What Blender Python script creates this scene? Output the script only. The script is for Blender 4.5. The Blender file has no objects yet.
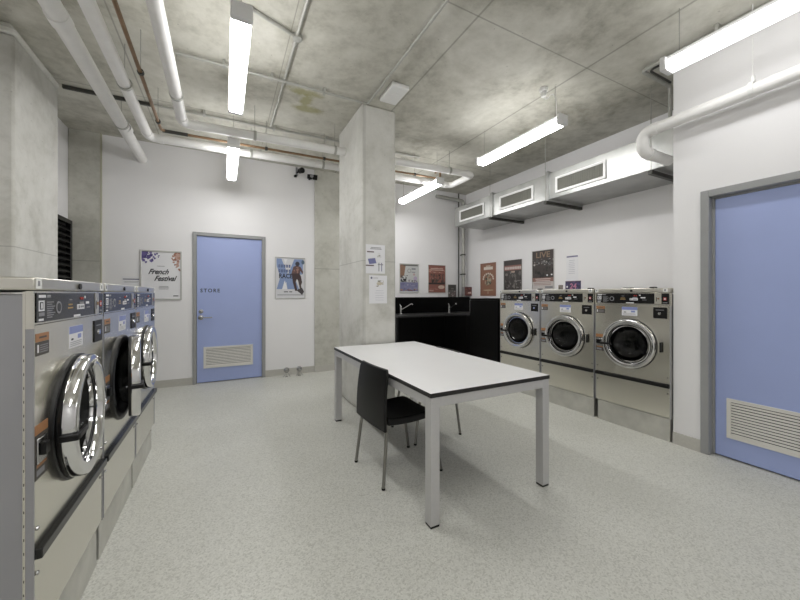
import bpy, bmesh, math, random
from mathutils import Vector, Matrix
random.seed(7)
PI = math.pi
SC = bpy.context.scene
COL = SC.collection
H = 3.37            # ceiling height
# ------------------------------------------------------------------ materials
def new_mat(name):
    m = bpy.data.materials.new(name); m.use_nodes = True
    nt = m.node_tree; b = nt.nodes['Principled BSDF']
    return m, nt, b
def rgb(h):
    h = h.lstrip('#'); v = [int(h[i:i+2], 16)/255 for i in (0, 2, 4)]
    return tuple((c/12.92 if c <= .04045 else ((c+.055)/1.055)**2.4) for c in v) + (1,)
def mat(name, col, rough=.5, metal=0., noise=0., scale=8., bump=0., coat=0., stretch=None, rnoise=0.):
    if isinstance(col, str): col = rgb(col)
    m, nt, b = new_mat(name)
    b.inputs['Base Color'].default_value = col
    b.inputs['Roughness'].default_value = rough
    b.inputs['Metallic'].default_value = metal
    b.inputs['Coat Weight'].default_value = coat
    if noise or bump or rnoise:
        tc = nt.nodes.new('ShaderNodeTexCoord'); mp = nt.nodes.new('ShaderNodeMapping')
        nt.links.new(tc.outputs['Object'], mp.inputs['Vector'])
        if stretch: mp.inputs['Scale'].default_value = stretch
        n = nt.nodes.new('ShaderNodeTexNoise'); n.inputs['Scale'].default_value = scale; n.inputs['Detail'].default_value = 5
        nt.links.new(mp.outputs['Vector'], n.inputs['Vector'])
        if noise:
            cr = nt.nodes.new('ShaderNodeValToRGB')
            cr.color_ramp.elements[0].position = .3; cr.color_ramp.elements[1].position = .7
            cr.color_ramp.elements[0].color = tuple(c*(1-noise) for c in col[:3]) + (1,)
            cr.color_ramp.elements[1].color = tuple(min(1, c*(1+noise)) for c in col[:3]) + (1,)
            nt.links.new(n.outputs['Fac'], cr.inputs['Fac']); nt.links.new(cr.outputs['Color'], b.inputs['Base Color'])
        if rnoise:
            mr = nt.nodes.new('ShaderNodeMapRange')
            mr.inputs['To Min'].default_value = max(.02, rough-rnoise); mr.inputs['To Max'].default_value = rough+rnoise
            nt.links.new(n.outputs['Fac'], mr.inputs['Value']); nt.links.new(mr.outputs['Result'], b.inputs['Roughness'])
        if bump:
            bp = nt.nodes.new('ShaderNodeBump'); bp.inputs['Strength'].default_value = bump; bp.inputs['Distance'].default_value = .01
            nt.links.new(n.outputs['Fac'], bp.inputs['Height']); nt.links.new(bp.outputs['Normal'], b.inputs['Normal'])
    return m
def emit(name, col, s):
    m, nt, b = new_mat(name)
    b.inputs['Base Color'].default_value = (.9, .9, .9, 1)
    b.inputs['Emission Color'].default_value = col; b.inputs['Emission Strength'].default_value = s
    return m

def concrete(name, base, dark, light, lines=None, stains=None, scale=1.0):
    """cast concrete: cloudy mottling, pores, formwork joints as thin darker lines, optional yellow stain"""
    m, nt, b = new_mat(name); N = nt.nodes; L = nt.links
    geo = N.new('ShaderNodeNewGeometry'); pos = geo.outputs['Position']
    n1 = N.new('ShaderNodeTexNoise'); n1.inputs['Scale'].default_value = 1.1*scale; n1.inputs['Detail'].default_value = 8; n1.inputs['Roughness'].default_value = .62; n1.inputs['Distortion'].default_value = .6
    n2 = N.new('ShaderNodeTexNoise'); n2.inputs['Scale'].default_value = 7*scale; n2.inputs['Detail'].default_value = 6; n2.inputs['Roughness'].default_value = .7
    L.new(pos, n1.inputs['Vector']); L.new(pos, n2.inputs['Vector'])
    mx = N.new('ShaderNodeMath'); mx.operation = 'MULTIPLY_ADD'; mx.inputs[1].default_value = .36
    ml = N.new('ShaderNodeMath'); ml.operation = 'MULTIPLY'; ml.inputs[1].default_value = .64
    L.new(n2.outputs['Fac'], mx.inputs[0]); L.new(n1.outputs['Fac'], ml.inputs[0]); L.new(ml.outputs[0], mx.inputs[2])
    cr = N.new('ShaderNodeValToRGB'); e = cr.color_ramp.elements
    e[0].position = .36; e[0].color = dark; e[1].position = .66; e[1].color = light
    mid = cr.color_ramp.elements.new(.5); mid.color = base
    L.new(mx.outputs[0], cr.inputs['Fac']); col = cr.outputs['Color']
    # pores
    vo = N.new('ShaderNodeTexVoronoi'); vo.inputs['Scale'].default_value = 9; L.new(pos, vo.inputs['Vector'])
    lt = N.new('ShaderNodeMath'); lt.operation = 'LESS_THAN'; lt.inputs[1].default_value = .055; L.new(vo.outputs['Distance'], lt.inputs[0])
    sc = N.new('ShaderNodeMath'); sc.operation = 'MULTIPLY'; sc.inputs[1].default_value = .4; L.new(lt.outputs[0], sc.inputs[0])
    mm = N.new('ShaderNodeMixRGB'); mm.inputs['Color2'].default_value = tuple(c*.5 for c in dark[:3])+(1,)
    L.new(sc.outputs[0], mm.inputs['Fac']); L.new(col, mm.inputs['Color1']); col = mm.outputs['Color']
    sep = N.new('ShaderNodeSeparateXYZ'); L.new(pos, sep.inputs[0])
    for ax, val, w, *kk in (lines or []):       # joint lines
        s = N.new('ShaderNodeMath'); s.operation = 'SUBTRACT'; s.inputs[1].default_value = val; L.new(sep.outputs[ax], s.inputs[0])
        a = N.new('ShaderNodeMath'); a.operation = 'ABSOLUTE'; L.new(s.outputs[0], a.inputs[0])
        l = N.new('ShaderNodeMath'); l.operation = 'LESS_THAN'; l.inputs[1].default_value = w; L.new(a.outputs[0], l.inputs[0])
        k = N.new('ShaderNodeMath'); k.operation = 'MULTIPLY'; k.inputs[1].default_value = kk[0] if kk else .5; L.new(l.outputs[0], k.inputs[0])
        q = N.new('ShaderNodeMixRGB'); q.inputs['Color2'].default_value = tuple(c*.55 for c in dark[:3])+(1,)
        L.new(k.outputs[0], q.inputs['Fac']); L.new(col, q.inputs['Color1']); col = q.outputs['Color']
    for (cx, cy, rx, ry) in (stains or []):
        mp = N.new('ShaderNodeMapping'); mp.vector_type = 'POINT'
        mp.inputs['Location'].default_value = (-cx/rx, -cy/ry, 0); mp.inputs['Scale'].default_value = (1/rx, 1/ry, 0)
        L.new(pos, mp.inputs['Vector'])
        ln = N.new('ShaderNodeVectorMath'); ln.operation = 'LENGTH'; L.new(mp.outputs[0], ln.inputs[0])
        ad = N.new('ShaderNodeMath'); ad.operation = 'MULTIPLY_ADD'; ad.inputs[1].default_value = 1.4; L.new(n2.outputs['Fac'], ad.inputs[0]); L.new(ln.outputs['Value'], ad.inputs[2])
        mr = N.new('ShaderNodeMapRange'); mr.inputs['From Min'].default_value = 1.25; mr.inputs['From Max'].default_value = 1.9; mr.inputs['To Min'].default_value = .6; mr.inputs['To Max'].default_value = 0
        L.new(ad.outputs[0], mr.inputs['Value'])
        q = N.new('ShaderNodeMixRGB'); q.inputs['Color2'].default_value = rgb('#8f8a45')
        L.new(mr.outputs['Result'], q.inputs['Fac']); L.new(col, q.inputs['Color1']); col = q.outputs['Color']
    L.new(col, b.inputs['Base Color']); b.inputs['Roughness'].default_value = .75
    bp = N.new('ShaderNodeBump'); bp.inputs['Strength'].default_value = .15; bp.inputs['Distance'].default_value = .01
    L.new(n2.outputs['Fac'], bp.inputs['Height']); L.new(bp.outputs['Normal'], b.inputs['Normal'])
    return m

M = {}
M['wall'] = mat('painted_plaster', '#eeedee', .7, noise=.012, scale=2, bump=.02)
M['skirt'] = mat('vinyl_skirting', '#bfbdb6', .5, noise=.05, scale=60)
M['ceil'] = concrete('slab_concrete', rgb('#c2c0b5'), rgb('#9a978b'), rgb('#d8d6cd'),
    lines=[(0, 1.685, .008), (0, -.75, .006), (0, 2.955, .010), (1, 1.985, .006), (1, 4.42, .006), (1, .4, .006), (0, .47, .004)],
    stains=[(.75, 3.56, .19, .07), (.83, 3.87, .17, .08), (.78, 3.70, .06, .14)])
M['colm'] = concrete('column_concrete', rgb('#cfcec8'), rgb('#bab9b1'), rgb('#dcdbd6'), lines=[(2, 1.66, .004), (0, 1.352, .016, .22), (0, 1.722, .008, .2)], scale=1.3)
M['colm_dark'] = concrete('pilaster_concrete', rgb('#c4c3ba'), rgb('#adaca2'), rgb('#d0cfc7'), lines=[(2, 1.72, .006)], scale=1.5)
M['chamfer'] = mat('column_edge', '#b7b4a2', .7, noise=.06, scale=6)

def floor_mat():
    m, nt, b = new_mat('speckled_vinyl'); N = nt.nodes; L = nt.links
    geo = N.new('ShaderNodeNewGeometry')
    n1 = N.new('ShaderNodeTexVoronoi'); n1.inputs['Scale'].default_value = 150
    n2 = N.new('ShaderNodeTexNoise'); n2.inputs['Scale'].default_value = 1.2; n2.inputs['Detail'].default_value = 4
    L.new(geo.outputs['Position'], n1.inputs['Vector']); L.new(geo.outputs['Position'], n2.inputs['Vector'])
    cr = N.new('ShaderNodeValToRGB'); e = cr.color_ramp.elements
    e[0].position = .0; e[0].color = rgb('#b9b9b1'); e[1].position = 1; e[1].color = rgb('#d9d9d2')
    k = e.new(.35); k.color = rgb('#cdcdc6')
    sp = N.new('ShaderNodeSeparateColor'); L.new(n1.outputs['Color'], sp.inputs[0]); L.new(sp.outputs[0], cr.inputs['Fac'])
    mx = N.new('ShaderNodeMixRGB'); mx.blend_type = 'MULTIPLY'; mx.inputs['Fac'].default_value = 1
    c2 = N.new('ShaderNodeValToRGB'); c2.color_ramp.elements[0].position = .35; c2.color_ramp.elements[0].color = (.93, .93, .92, 1); c2.color_ramp.elements[1].position = .65; c2.color_ramp.elements[1].color = (1, 1, 1, 1)
    L.new(n2.outputs['Fac'], c2.inputs['Fac']); L.new(cr.outputs['Color'], mx.inputs['Color1']); L.new(c2.outputs['Color'], mx.inputs['Color2'])
    L.new(mx.outputs['Color'], b.inputs['Base Color'])
    b.inputs['Roughness'].default_value = .42; b.inputs['Specular IOR Level'].default_value = .35
    return m
M['floor'] = floor_mat()
M['steel'] = mat('brushed_stainless', '#e0ddd3', .22, 1, noise=.01, scale=3)
M['steel_lid'] = mat('stainless_lid', '#dad7ce', .3, 1, noise=.03, scale=4)
M['plinth'] = mat('galvanised_plinth', '#d2d1cc', .42, .85, noise=.12, scale=7)
M['side'] = mat('grey_side_sheet', '#a3a3a6', .45, .4, noise=.03, scale=5)
M['chrome'] = mat('polished_chrome', '#dcdcdc', .06, 1)
M['gasket'] = mat('black_rubber', '#101010', .4)
M['blackplastic'] = mat('black_plastic', '#0e0e0e', .42)
M['blackplastic'].node_tree.nodes['Principled BSDF'].inputs['Specular IOR Level'].default_value = .3
M['panelblack'] = mat('gloss_black_panel', '#0d0d0e', .25)
M['drum'] = mat('drum_steel', '#6a6a6b', .3, 1, noise=.25, scale=40)
M['orange'] = mat('orange_print', '#a87850', .5)
M['labeldark'] = mat('dark_label_print', '#4a4540', .5)
M['white'] = mat('white_print', '#e9e9ec', .5)
M['blueprint'] = mat('blue_print', '#8b96c9', .5)
M['red'] = mat('red_print', '#a5322b', .5)
M['tan'] = mat('tan_print', '#a58a5a', .5)
M['grey'] = mat('grey_print', '#8c8c90', .5)
M['ink'] = mat('ink_print', '#24262e', .5)
M['door'] = mat('blue_door_paint', '#a4b2e0', .38, noise=.02, scale=3)
M['frame'] = mat('grey_frame_paint', '#9a9b9b', .45, noise=.03, scale=10)
M['alu'] = mat('satin_aluminium', '#c9c9c6', .38, .6, noise=.03, scale=8)
M['grille'] = mat('anodised_grille', '#dedcd6', .42, .1)
M['dark'] = mat('dark_void', '#0c0c0c', .8)
M['steelhw'] = mat('satin_hardware', '#b8b8b8', .25, 1)
M['laminate'] = mat('white_laminate', '#eeeeee', .28, noise=.01, scale=4)
M['edge'] = mat('black_edge_band', '#1c1a19', .45)
M['tableleg'] = mat('silver_powdercoat', '#c6c5c5', .42, .35, noise=.02, scale=60)
M['tube'] = mat('chair_steel_tube', '#8f8d88', .3, .9)
M['pvc'] = mat('white_pipe_paint', '#ebeae8', .4, noise=.03, scale=12)
M['copper'] = mat('copper_pipe', '#8a7055', .45, .3, noise=.2, scale=10)
M['gi'] = mat('galvanised_conduit', '#b4b4ae', .45, .4, noise=.08, scale=20)
M['duct'] = mat('galvanised_duct', '#b4b5b3', .36, .8, noise=.14, scale=5, rnoise=.08)
M['ductframe'] = mat('white_grille_frame', '#efefef', .4)
M['ductmesh'] = mat('grey_grille_core', '#77776f', .6)
M['strut'] = mat('dark_strut', '#4a4a46', .5, .5)
M['lamp'] = emit('lit_diffuser', (1, .995, .985, 1), 26)
M['lampside'] = emit('lit_diffuser_side', (1, .995, .985, 1), 7)
M['lamptop'] = emit('lit_diffuser_top', (1, .995, .985, 1), 14)
M['lampdim'] = emit('dimmer_diffuser', (1, .995, .985, 1), 11)
M['lampdimside'] = emit('dimmer_diffuser_side', (1, .995, .985, 1), 3)
M['lampbody'] = mat('white_enamel', '#e2e2e2', .35)
M['black'] = mat('black_laminate', '#050505', .38)
M['black'].node_tree.nodes['Principled BSDF'].inputs['Specular IOR Level'].default_value = .12
M['counter'] = mat('dark_benchtop', '#4a4a4a', .3, .5)
M['wire'] = mat('steel_wire', '#a09f98', .5, .3)
M['white_plastic'] = mat('white_plastic', '#e8e8e6', .4)
M['ring'] = mat('sticker_white', '#f1f1ee', .5)
def glass():
    m, nt, b = new_mat('tinted_door_glass'); N = nt.nodes; L = nt.links
    N.remove(b); out = [n for n in N if n.type == 'OUTPUT_MATERIAL'][0]
    tr = N.new('ShaderNodeBsdfTransparent'); tr.inputs['Color'].default_value = (.42, .43, .44, 1)
    gl = N.new('ShaderNodeBsdfGlossy'); gl.inputs['Roughness'].default_value = .05
    mx = N.new('ShaderNodeMixShader'); mx.inputs[0].default_value = .035; L.new(tr.outputs[0], mx.inputs[1]); L.new(gl.outputs[0], mx.inputs[2]); L.new(mx.outputs[0], out.inputs['Surface'])
    return m
M['glass'] = glass()
_pm = {}
def pm(h):
    if h not in _pm:
        c = rgb(h); g = .3*c[0]+.55*c[1]+.15*c[2]
        _pm[h] = mat('poster_ink_' + str(len(_pm)), tuple(.98*(.70*x+.30*g) for x in c[:3])+(1,), .45)
    return _pm[h]
# ------------------------------------------------------------------ mesh builder
class MB:
    def __init__(s): s.bm = bmesh.new(); s.mats = []
    def mi(s, m):
        if m not in s.mats: s.mats.append(m)
        return s.mats.index(m)
    def face(s, vs, m):
        try: f = s.bm.faces.new(vs)
        except ValueError: return None
        f.material_index = s.mi(m); return f
    def poly(s, pts, m): return s.face([s.bm.verts.new(p) for p in pts], m)
    def box(s, x0, x1, y0, y1, z0, z1, m, top=None):
        v = [s.bm.verts.new(p) for p in ((x0,y0,z0),(x1,y0,z0),(x1,y1,z0),(x0,y1,z0),(x0,y0,z1),(x1,y0,z1),(x1,y1,z1),(x0,y1,z1))]
        for q in ((3,2,1,0),(4,5,6,7),(0,1,5,4),(1,2,6,5),(2,3,7,6),(3,0,4,7)):
            s.face([v[i] for i in q], (top if (top and q == (4,5,6,7)) else m))
        return s
    def obox(s, c, ax, ay, az, m):      # oriented box, half-axis vectors
        c, ax, ay, az = map(Vector, (c, ax, ay, az))
        v = [s.bm.verts.new(c+ax*i+ay*j+az*k) for i, j, k in ((-1,-1,-1),(1,-1,-1),(1,1,-1),(-1,1,-1),(-1,-1,1),(1,-1,1),(1,1,1),(-1,1,1))]
        for q in ((3,2,1,0),(4,5,6,7),(0,1,5,4),(1,2,6,5),(2,3,7,6),(3,0,4,7)): s.face([v[i] for i in q], m)
        return s
    def tube(s, pts, r, m, n=14, caps=True, r1=None):
        pts = [Vector(p) for p in pts]; rings = []; K = len(pts)
        t0 = (pts[1]-pts[0]).normalized()
        u = t0.orthogonal().normalized()
        for i, p in enumerate(pts):
            if i == 0: t = t0
            elif i == K-1: t = (pts[-1]-pts[-2]).normalized()
            else: t = ((pts[i]-pts[i-1]).normalized()+(pts[i+1]-pts[i]).normalized()).normalized()
            u = (u-t*u.dot(t)).normalized(); w = t.cross(u)
            rr = r if r1 is None else r+(r1-r)*i/(K-1)
            rings.append([s.bm.verts.new(p+(u*math.cos(2*PI*k/n)+w*math.sin(2*PI*k/n))*rr) for k in range(n)])
        for a, b in zip(rings, rings[1:]):
            for k in range(n): s.face([a[k], a[(k+1)%n], b[(k+1)%n], b[k]], m)
        if caps: s.face(rings[0][::-1], m); s.face(rings[-1], m)
        return s
    def lathe(s, prof, c, axis, m, n=40, close=False, caps=False):   # prof: (along, radius)
        axis = Vector(axis).normalized(); u = axis.orthogonal().normalized(); w = axis.cross(u); c = Vector(c); rings = []
        for a, r in prof:
            rings.append([s.bm.verts.new(c+axis*a+(u*math.cos(2*PI*k/n)+w*math.sin(2*PI*k/n))*max(r, 1e-5)) for k in range(n)])
        prs = list(zip(rings, rings[1:]))
        if close: prs.append((rings[-1], rings[0]))
        for a, b in prs:
            for k in range(n): s.face([a[k], a[(k+1)%n], b[(k+1)%n], b[k]], m)
        if caps: s.face(rings[0][::-1], m); s.face(rings[-1], m)
        return s
    def build(s, name, parent=None, off=(0,0,0), bevel=0, smooth=True, origin=None, segs=2):
        bm = s.bm
        bmesh.ops.recalc_face_normals(bm, faces=bm.faces[:])
        me = bpy.data.meshes.new(name)
        o = bpy.data.objects.new(name, me)
        if parent is None and origin is None:
            xs = [v.co.x for v in bm.verts]; ys = [v.co.y for v in bm.verts]; zs = [v.co.z for v in bm.verts]
            origin = ((min(xs)+max(xs))/2, (min(ys)+max(ys))/2, min(zs))
        sh = Vector(origin) if origin is not None else Vector((0,0,0))
        base = Vector(off)
        for v in bm.verts: v.co -= sh if parent is None else (base+sh if origin is not None else base)
        o.location = sh
        bm.to_mesh(me); bm.free()
        for m in s.mats: me.materials.append(m)
        if smooth:
            for p in me.polygons: p.use_smooth = True
            me.set_sharp_from_angle(angle=math.radians(35))
        COL.objects.link(o)
        if parent is not None: o.parent = parent
        if bevel:
            b = o.modifiers.new('bevel', 'BEVEL'); b.width = bevel; b.segments = segs; b.limit_method = 'ANGLE'; b.angle_limit = math.radians(40)
        return o
def fillet(pts, r, n=6):
    pts = [Vector(p) for p in pts]; out = [pts[0]]
    for i in range(1, len(pts)-1):
        a, b, c = pts[i-1], pts[i], pts[i+1]
        d1 = (a-b); d2 = (c-b); l = min(r, d1.length*.49, d2.length*.49); d1.normalize(); d2.normalize()
        p0 = b+d1*l; p1 = b+d2*l
        for k in range(n+1):
            t = k/n; out.append(p0*(1-t)**2+b*2*t*(1-t)+p1*t*t)
    out.append(pts[-1]); return out
def thing(name, label, cat, loc=(0,0,0), rz=0, group=None, kind=None):
    o = bpy.data.objects.new(name, None); o.empty_display_size = .1; COL.objects.link(o)
    o.location = loc; o.rotation_euler = (0,0,rz)
    return tag(o, label, cat, group, kind)
def tag(o, label=None, cat=None, group=None, kind=None):
    if label: o['label'] = label
    if cat: o['category'] = cat
    if group: o['group'] = group
    if kind: o['kind'] = kind
    return o
def copy_tree(o, parent=None):
    c = o.copy(); COL.objects.link(c)
    if parent is not None: c.parent = parent
    for ch in [x for x in bpy.data.objects if x.parent is o]: copy_tree(ch, c)
    return c
def text_mesh(name, s, size, m, parent, mtx, xs=1., shear=0., align='CENTER', depth=.0004, space=1., bold=0.):
    cu = bpy.data.curves.new('t', 'FONT'); cu.body = s; cu.size = size; cu.align_x = align; cu.align_y = 'CENTER'
    cu.shear = shear; cu.space_character = space; cu.offset = bold; cu.extrude = depth; cu.resolution_u = 3
    t = bpy.data.objects.new('t', cu); COL.objects.link(t); bpy.context.view_layer.update()
    me = bpy.data.meshes.new_from_object(t.evaluated_get(bpy.context.evaluated_depsgraph_get()))
    bpy.data.objects.remove(t)
    me.transform(mtx @ Matrix.Diagonal((xs, 1, 1, 1))); me.name = name
    me.materials.clear(); me.materials.append(m)
    o = bpy.data.objects.new(name, me); COL.objects.link(o); o.parent = parent
    return o
FACE_Y = Matrix.Rotation(PI/2, 4, 'X')                       # text on a plane facing -Y, reading along +X
FACE_X = Matrix.Rotation(PI/2, 4, 'Z') @ FACE_Y              # text on a plane facing +X, reading along +Y
def at(x, y, z, R): return Matrix.Translation((x, y, z)) @ R
# ------------------------------------------------------------------ room shell
def struct(mb, name, **k): return tag(mb.build(name, **k), kind='structure')
BY, LX, RX, AX, JY, FY = 5.70, -1.73, 3.48, 4.50, 1.54, -2.3
DY0, DY1, DH = .36, 1.345, 2.135           # right door opening
struct(MB().box(LX-.1, AX+.1, FY-.1, BY+.1, -.1, 0, M['floor']), 'floor', smooth=False)
struct(MB().box(LX-.1, AX+.1, FY-.1, BY+.1, H, H+.1, M['ceil']), 'ceiling', smooth=False)
SX0, SX1, SH = -.40, .575, 2.19           # store door opening
w = MB()
w.box(LX-.1, SX0, BY, BY+.1, 0, H, M['wall']); w.box(SX1, AX+.1, BY, BY+.1, 0, H, M['wall']); w.box(SX0, SX1, BY, BY+.1, SH, H, M['wall'])
struct(w, 'wall_back', smooth=False)
struct(MB().box(LX-.1, LX, FY, BY, 0, H, M['wall']), 'wall_left', smooth=False)
w = MB()
w.box(RX, RX+.15, FY, DY0, 0, H, M['wall']); w.box(RX, RX+.15, DY1, JY, 0, H, M['wall']); w.box(RX, RX+.15, DY0, DY1, DH, H, M['wall'])
struct(w, 'wall_right', smooth=False)
struct(MB().box(RX+.15, AX+.1, JY-.1, JY, 0, H, M['wall']), 'wall_return', smooth=False)
struct(MB().box(AX, AX+.1, JY, BY, 0, H, M['wall']), 'wall_alcove', smooth=False)
struct(MB().box(LX, RX, FY-.1, FY, 0, H, M['wall']), 'wall_front', smooth=False)
sk = MB()
sk.box(-1.42, SX0, BY-.012, BY, 0, .10, M['skirt']); sk.box(SX1, 1.34, BY-.012, BY, 0, .10, M['skirt'])
sk.box(1.34, 1.90, BY-.034, BY-.022, 0, .10, M['skirt']); sk.box(1.90, 2.62, BY-.012, BY, 0, .10, M['skirt'])
struct(sk, 'baseboard_back', smooth=False)
struct(MB().box(RX-.012, RX, DY1, JY, 0, .10, M['skirt']).box(RX-.012, RX, FY, DY0, 0, .1, M['skirt']), 'baseboard_right', smooth=False)

# columns and pilasters
c = MB().box(1.325, 1.735, 3.457, 4.285, 0, H, M['colm'])
tag(c.build('concrete_column', bevel=.018, segs=1), 'freestanding pale concrete column with two taped notices, beside the table', 'column')
c = MB().box(LX, -1.42, 3.65, 4.43, 0, H-.10, M['colm'])
c.box(LX, -1.41, 3.64, 4.435, H-.10, H-.045, M['colm']); c.box(LX, -1.44, 3.67, 4.43, H-.045, H, M['colm_dark'])
tag(c.build('concrete_column', bevel=.015, segs=1), 'wide pale concrete column rising behind the left row of washers', 'column')
t = tag(MB().box(LX, -1.42, BY-.03, BY, 0, H, M['colm_dark']).build('concrete_pilaster', bevel=.006), 'grey concrete pilaster in the back left corner beside the louvre', 'pilaster')
MB().box(-1.42, -1.405, BY-.032, BY, 0, H, M['chamfer']).build('edge_strip', parent=t, off=t.location)
tag(MB().box(1.34, 1.90, BY-.022, BY, 0, H, M['colm_dark']).build('concrete_pilaster', bevel=.006), 'grey concrete pilaster on the back wall, half hidden behind the freestanding column', 'pilaster')

# ------------------------------------------------------------------ doors
def slats(mb, u0, u1, z0, z1, n, place):      # sloping slats; place(u, depth, z)
    for i in range(n):
        z = z0+(i+.5)*(z1-z0)/n; h = (z1-z0)/n*.27
        for d0, d1, za, zb in ((.004, .022, z-h, z+h),):
            mb.poly([place(u0, d0, za), place(u1, d0, za), place(u1, d1, zb), place(u0, d1, zb)], M['grille'])
            mb.poly([place(u0, d0, za-.004), place(u1, d0, za-.004), place(u1, d0, za), place(u0, d0, za)], M['grille'])
            mb.poly([place(u0, d0, za-.004), place(u1, d0, za-.004), place(u1, d1, zb-.004), place(u0, d1, zb-.004)], M['grille'])
d = thing('door_1', 'blue store room door in a grey frame with low vent grille on the back wall', 'door', (0.09, BY, 0), kind='structure')
o = d.location
f = MB(); f.box(SX0, SX0+.05, BY-.02, BY+.08, 0, SH, M['frame']); f.box(SX1-.05, SX1, BY-.02, BY+.08, 0, SH, M['frame']); f.box(SX0+.05, SX1-.05, BY-.02, BY+.08, SH-.05, SH, M['frame'])
f.build('door_frame', parent=d, off=o, bevel=.004)
lf = MB().box(SX0+.053, SX1-.053, BY+.005, BY+.045, .012, SH-.053, M['door']).build('door_leaf', parent=d, off=o, bevel=.002)
bk = MB().box(SX0+.05, SX1-.05, BY+.085, BY+.1, 0, SH, M['dark']).build('dark_backing', parent=d, off=o)  # dark sheet behind the leaf, full height of the opening
gx0, gx1, gz0, gz1 = -.265, .395, .215, .525
g = MB()
for a in ((gx0, gx1, gz1-.03, gz1), (gx0, gx1, gz0, gz0+.03), (gx0, gx0+.03, gz0+.03, gz1-.03), (gx1-.03, gx1, gz0+.03, gz1-.03)): g.box(a[0], a[1], BY-.012, BY+.005, a[2], a[3], M['grille'])
g.box(gx0+.03, gx1-.03, BY+.003, BY+.005, gz0+.03, gz1-.03, M['ink'])
slats(g, gx0+.03, gx1-.03, gz0+.03, gz1-.03, 11, lambda u, dd, z: (u, BY-.010+dd*.6, z))
g.build('vent_grille', parent=lf, off=o, smooth=False)
hd = MB()
hd.lathe([(0, .034), (.012, .034), (.014, .03), (.014, 0)], (-.298, BY+.005, .955), (0,-1,0), M['steelhw'], 20)
hd.tube(fillet([(-.298, BY, .955), (-.298, BY-.045, .955), (-.155, BY-.045, .955)], .02), .009, M['steelhw'], 10)
hd.build('door_handle', parent=lf, off=o)
MB().lathe([(0, .028), (.014, .028), (.016, .024), (.016, 0)], (-.295, BY+.005, 1.045), (0,-1,0), M['steelhw'], 20).build('lock_cylinder', parent=lf, off=o)
text_mesh('lettering', 'STORE', .074, M['ink'], lf, at(-.180-o.x, BY+.0045-o.y, 1.345, FACE_Y), xs=.92, space=1.35, bold=.0015)
for z in (.3, 1.9): MB().box(SX1-.056, SX1-.048, BY-.02, BY+.005, z-.05, z+.05, M['steelhw']).build('hinge', parent=d, off=o)

d = thing('door_2', 'large blue door in a deep grey frame with wide vent grille, nearest on the right wall', 'door', (RX, (DY0+DY1)/2, 0), kind='structure')
o = d.location
f = MB()
for (y0, y1, z0, z1) in ((DY1-.055, DY1, 0, DH), (DY0, DY0+.055, 0, DH), (DY0+.055, DY1-.055, DH-.055, DH)):
    f.box(RX-.018, RX+.045, y0, y1, z0, z1, M['frame'])
for (y0, y1, z0, z1) in ((DY1-.07, DY1-.03, 0, DH-.03), (DY0+.03, DY0+.07, 0, DH-.03), (DY0+.07, DY1-.07, DH-.07, DH-.03)):
    f.box(RX+.045, RX+.12, y0, y1, z0, z1, M['frame'])
f.build('door_frame', parent=d, off=o, bevel=.004)
lf = MB().box(RX+.05, RX+.09, DY0+.072, DY1-.072, .012, DH-.072, M['door']).build('door_leaf', parent=d, off=o, bevel=.002)
MB().box(RX+.125, RX+.15, DY0, DY1, 0, DH, M['dark']).build('dark_backing', parent=d, off=o)  # dark full-height sheet closing the opening behind this leaf
g = MB(); X = RX+.05; y0, y1, z0, z1 = DY0+.145, DY1-.145, .168, .478
for a in ((y0, y1, z1-.025, z1), (y0, y1, z0, z0+.025), (y0, y0+.025, z0+.025, z1-.025), (y1-.025, y1, z0+.025, z1-.025)): g.box(X-.012, X, a[0], a[1], a[2], a[3], M['grille'])
g.box(X-.002, X-.0005, y0+.025, y1-.025, z0+.025, z1-.025, M['ink'])
slats(g, y0+.025, y1-.025, z0+.025, z1-.025, 12, lambda u, dd, z: (X-.012+dd*.5, u, z))
g.build('vent_grille', parent=lf, off=o, smooth=False)

# louvre in the left wall
t = thing('wall_louvre', 'tall black louvre vent in the left wall beside the corner pilaster', 'vent', (LX, 5.1, 1.0))
o = t.location
f = MB()
for (y0, y1, z0, z1) in ((4.55, 5.65, 2.16, 2.21), (4.55, 5.65, .2, .25), (4.55, 4.60, .25, 2.16), (5.60, 5.65, .25, 2.16)): f.box(LX, LX+.05, y0, y1, z0, z1, M['panelblack'])
f.build('frame', parent=t, off=o, bevel=.004)
s = MB(); s.box(LX+.001, LX+.004, 4.6, 5.6, .25, 2.16, M['dark'])
for i in range(26):
    z = .27+i*.0725; s.poly([(LX+.006, 4.6, z+.05), (LX+.045, 4.6, z), (LX+.045, 5.6, z), (LX+.006, 5.6, z+.05)], M['panelblack']); s.box(LX+.04, LX+.045, 4.6, 5.6, z-.012, z, M['blackplastic'])
s.build('louvre_blades', parent=t, off=o, smooth=False)

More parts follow.
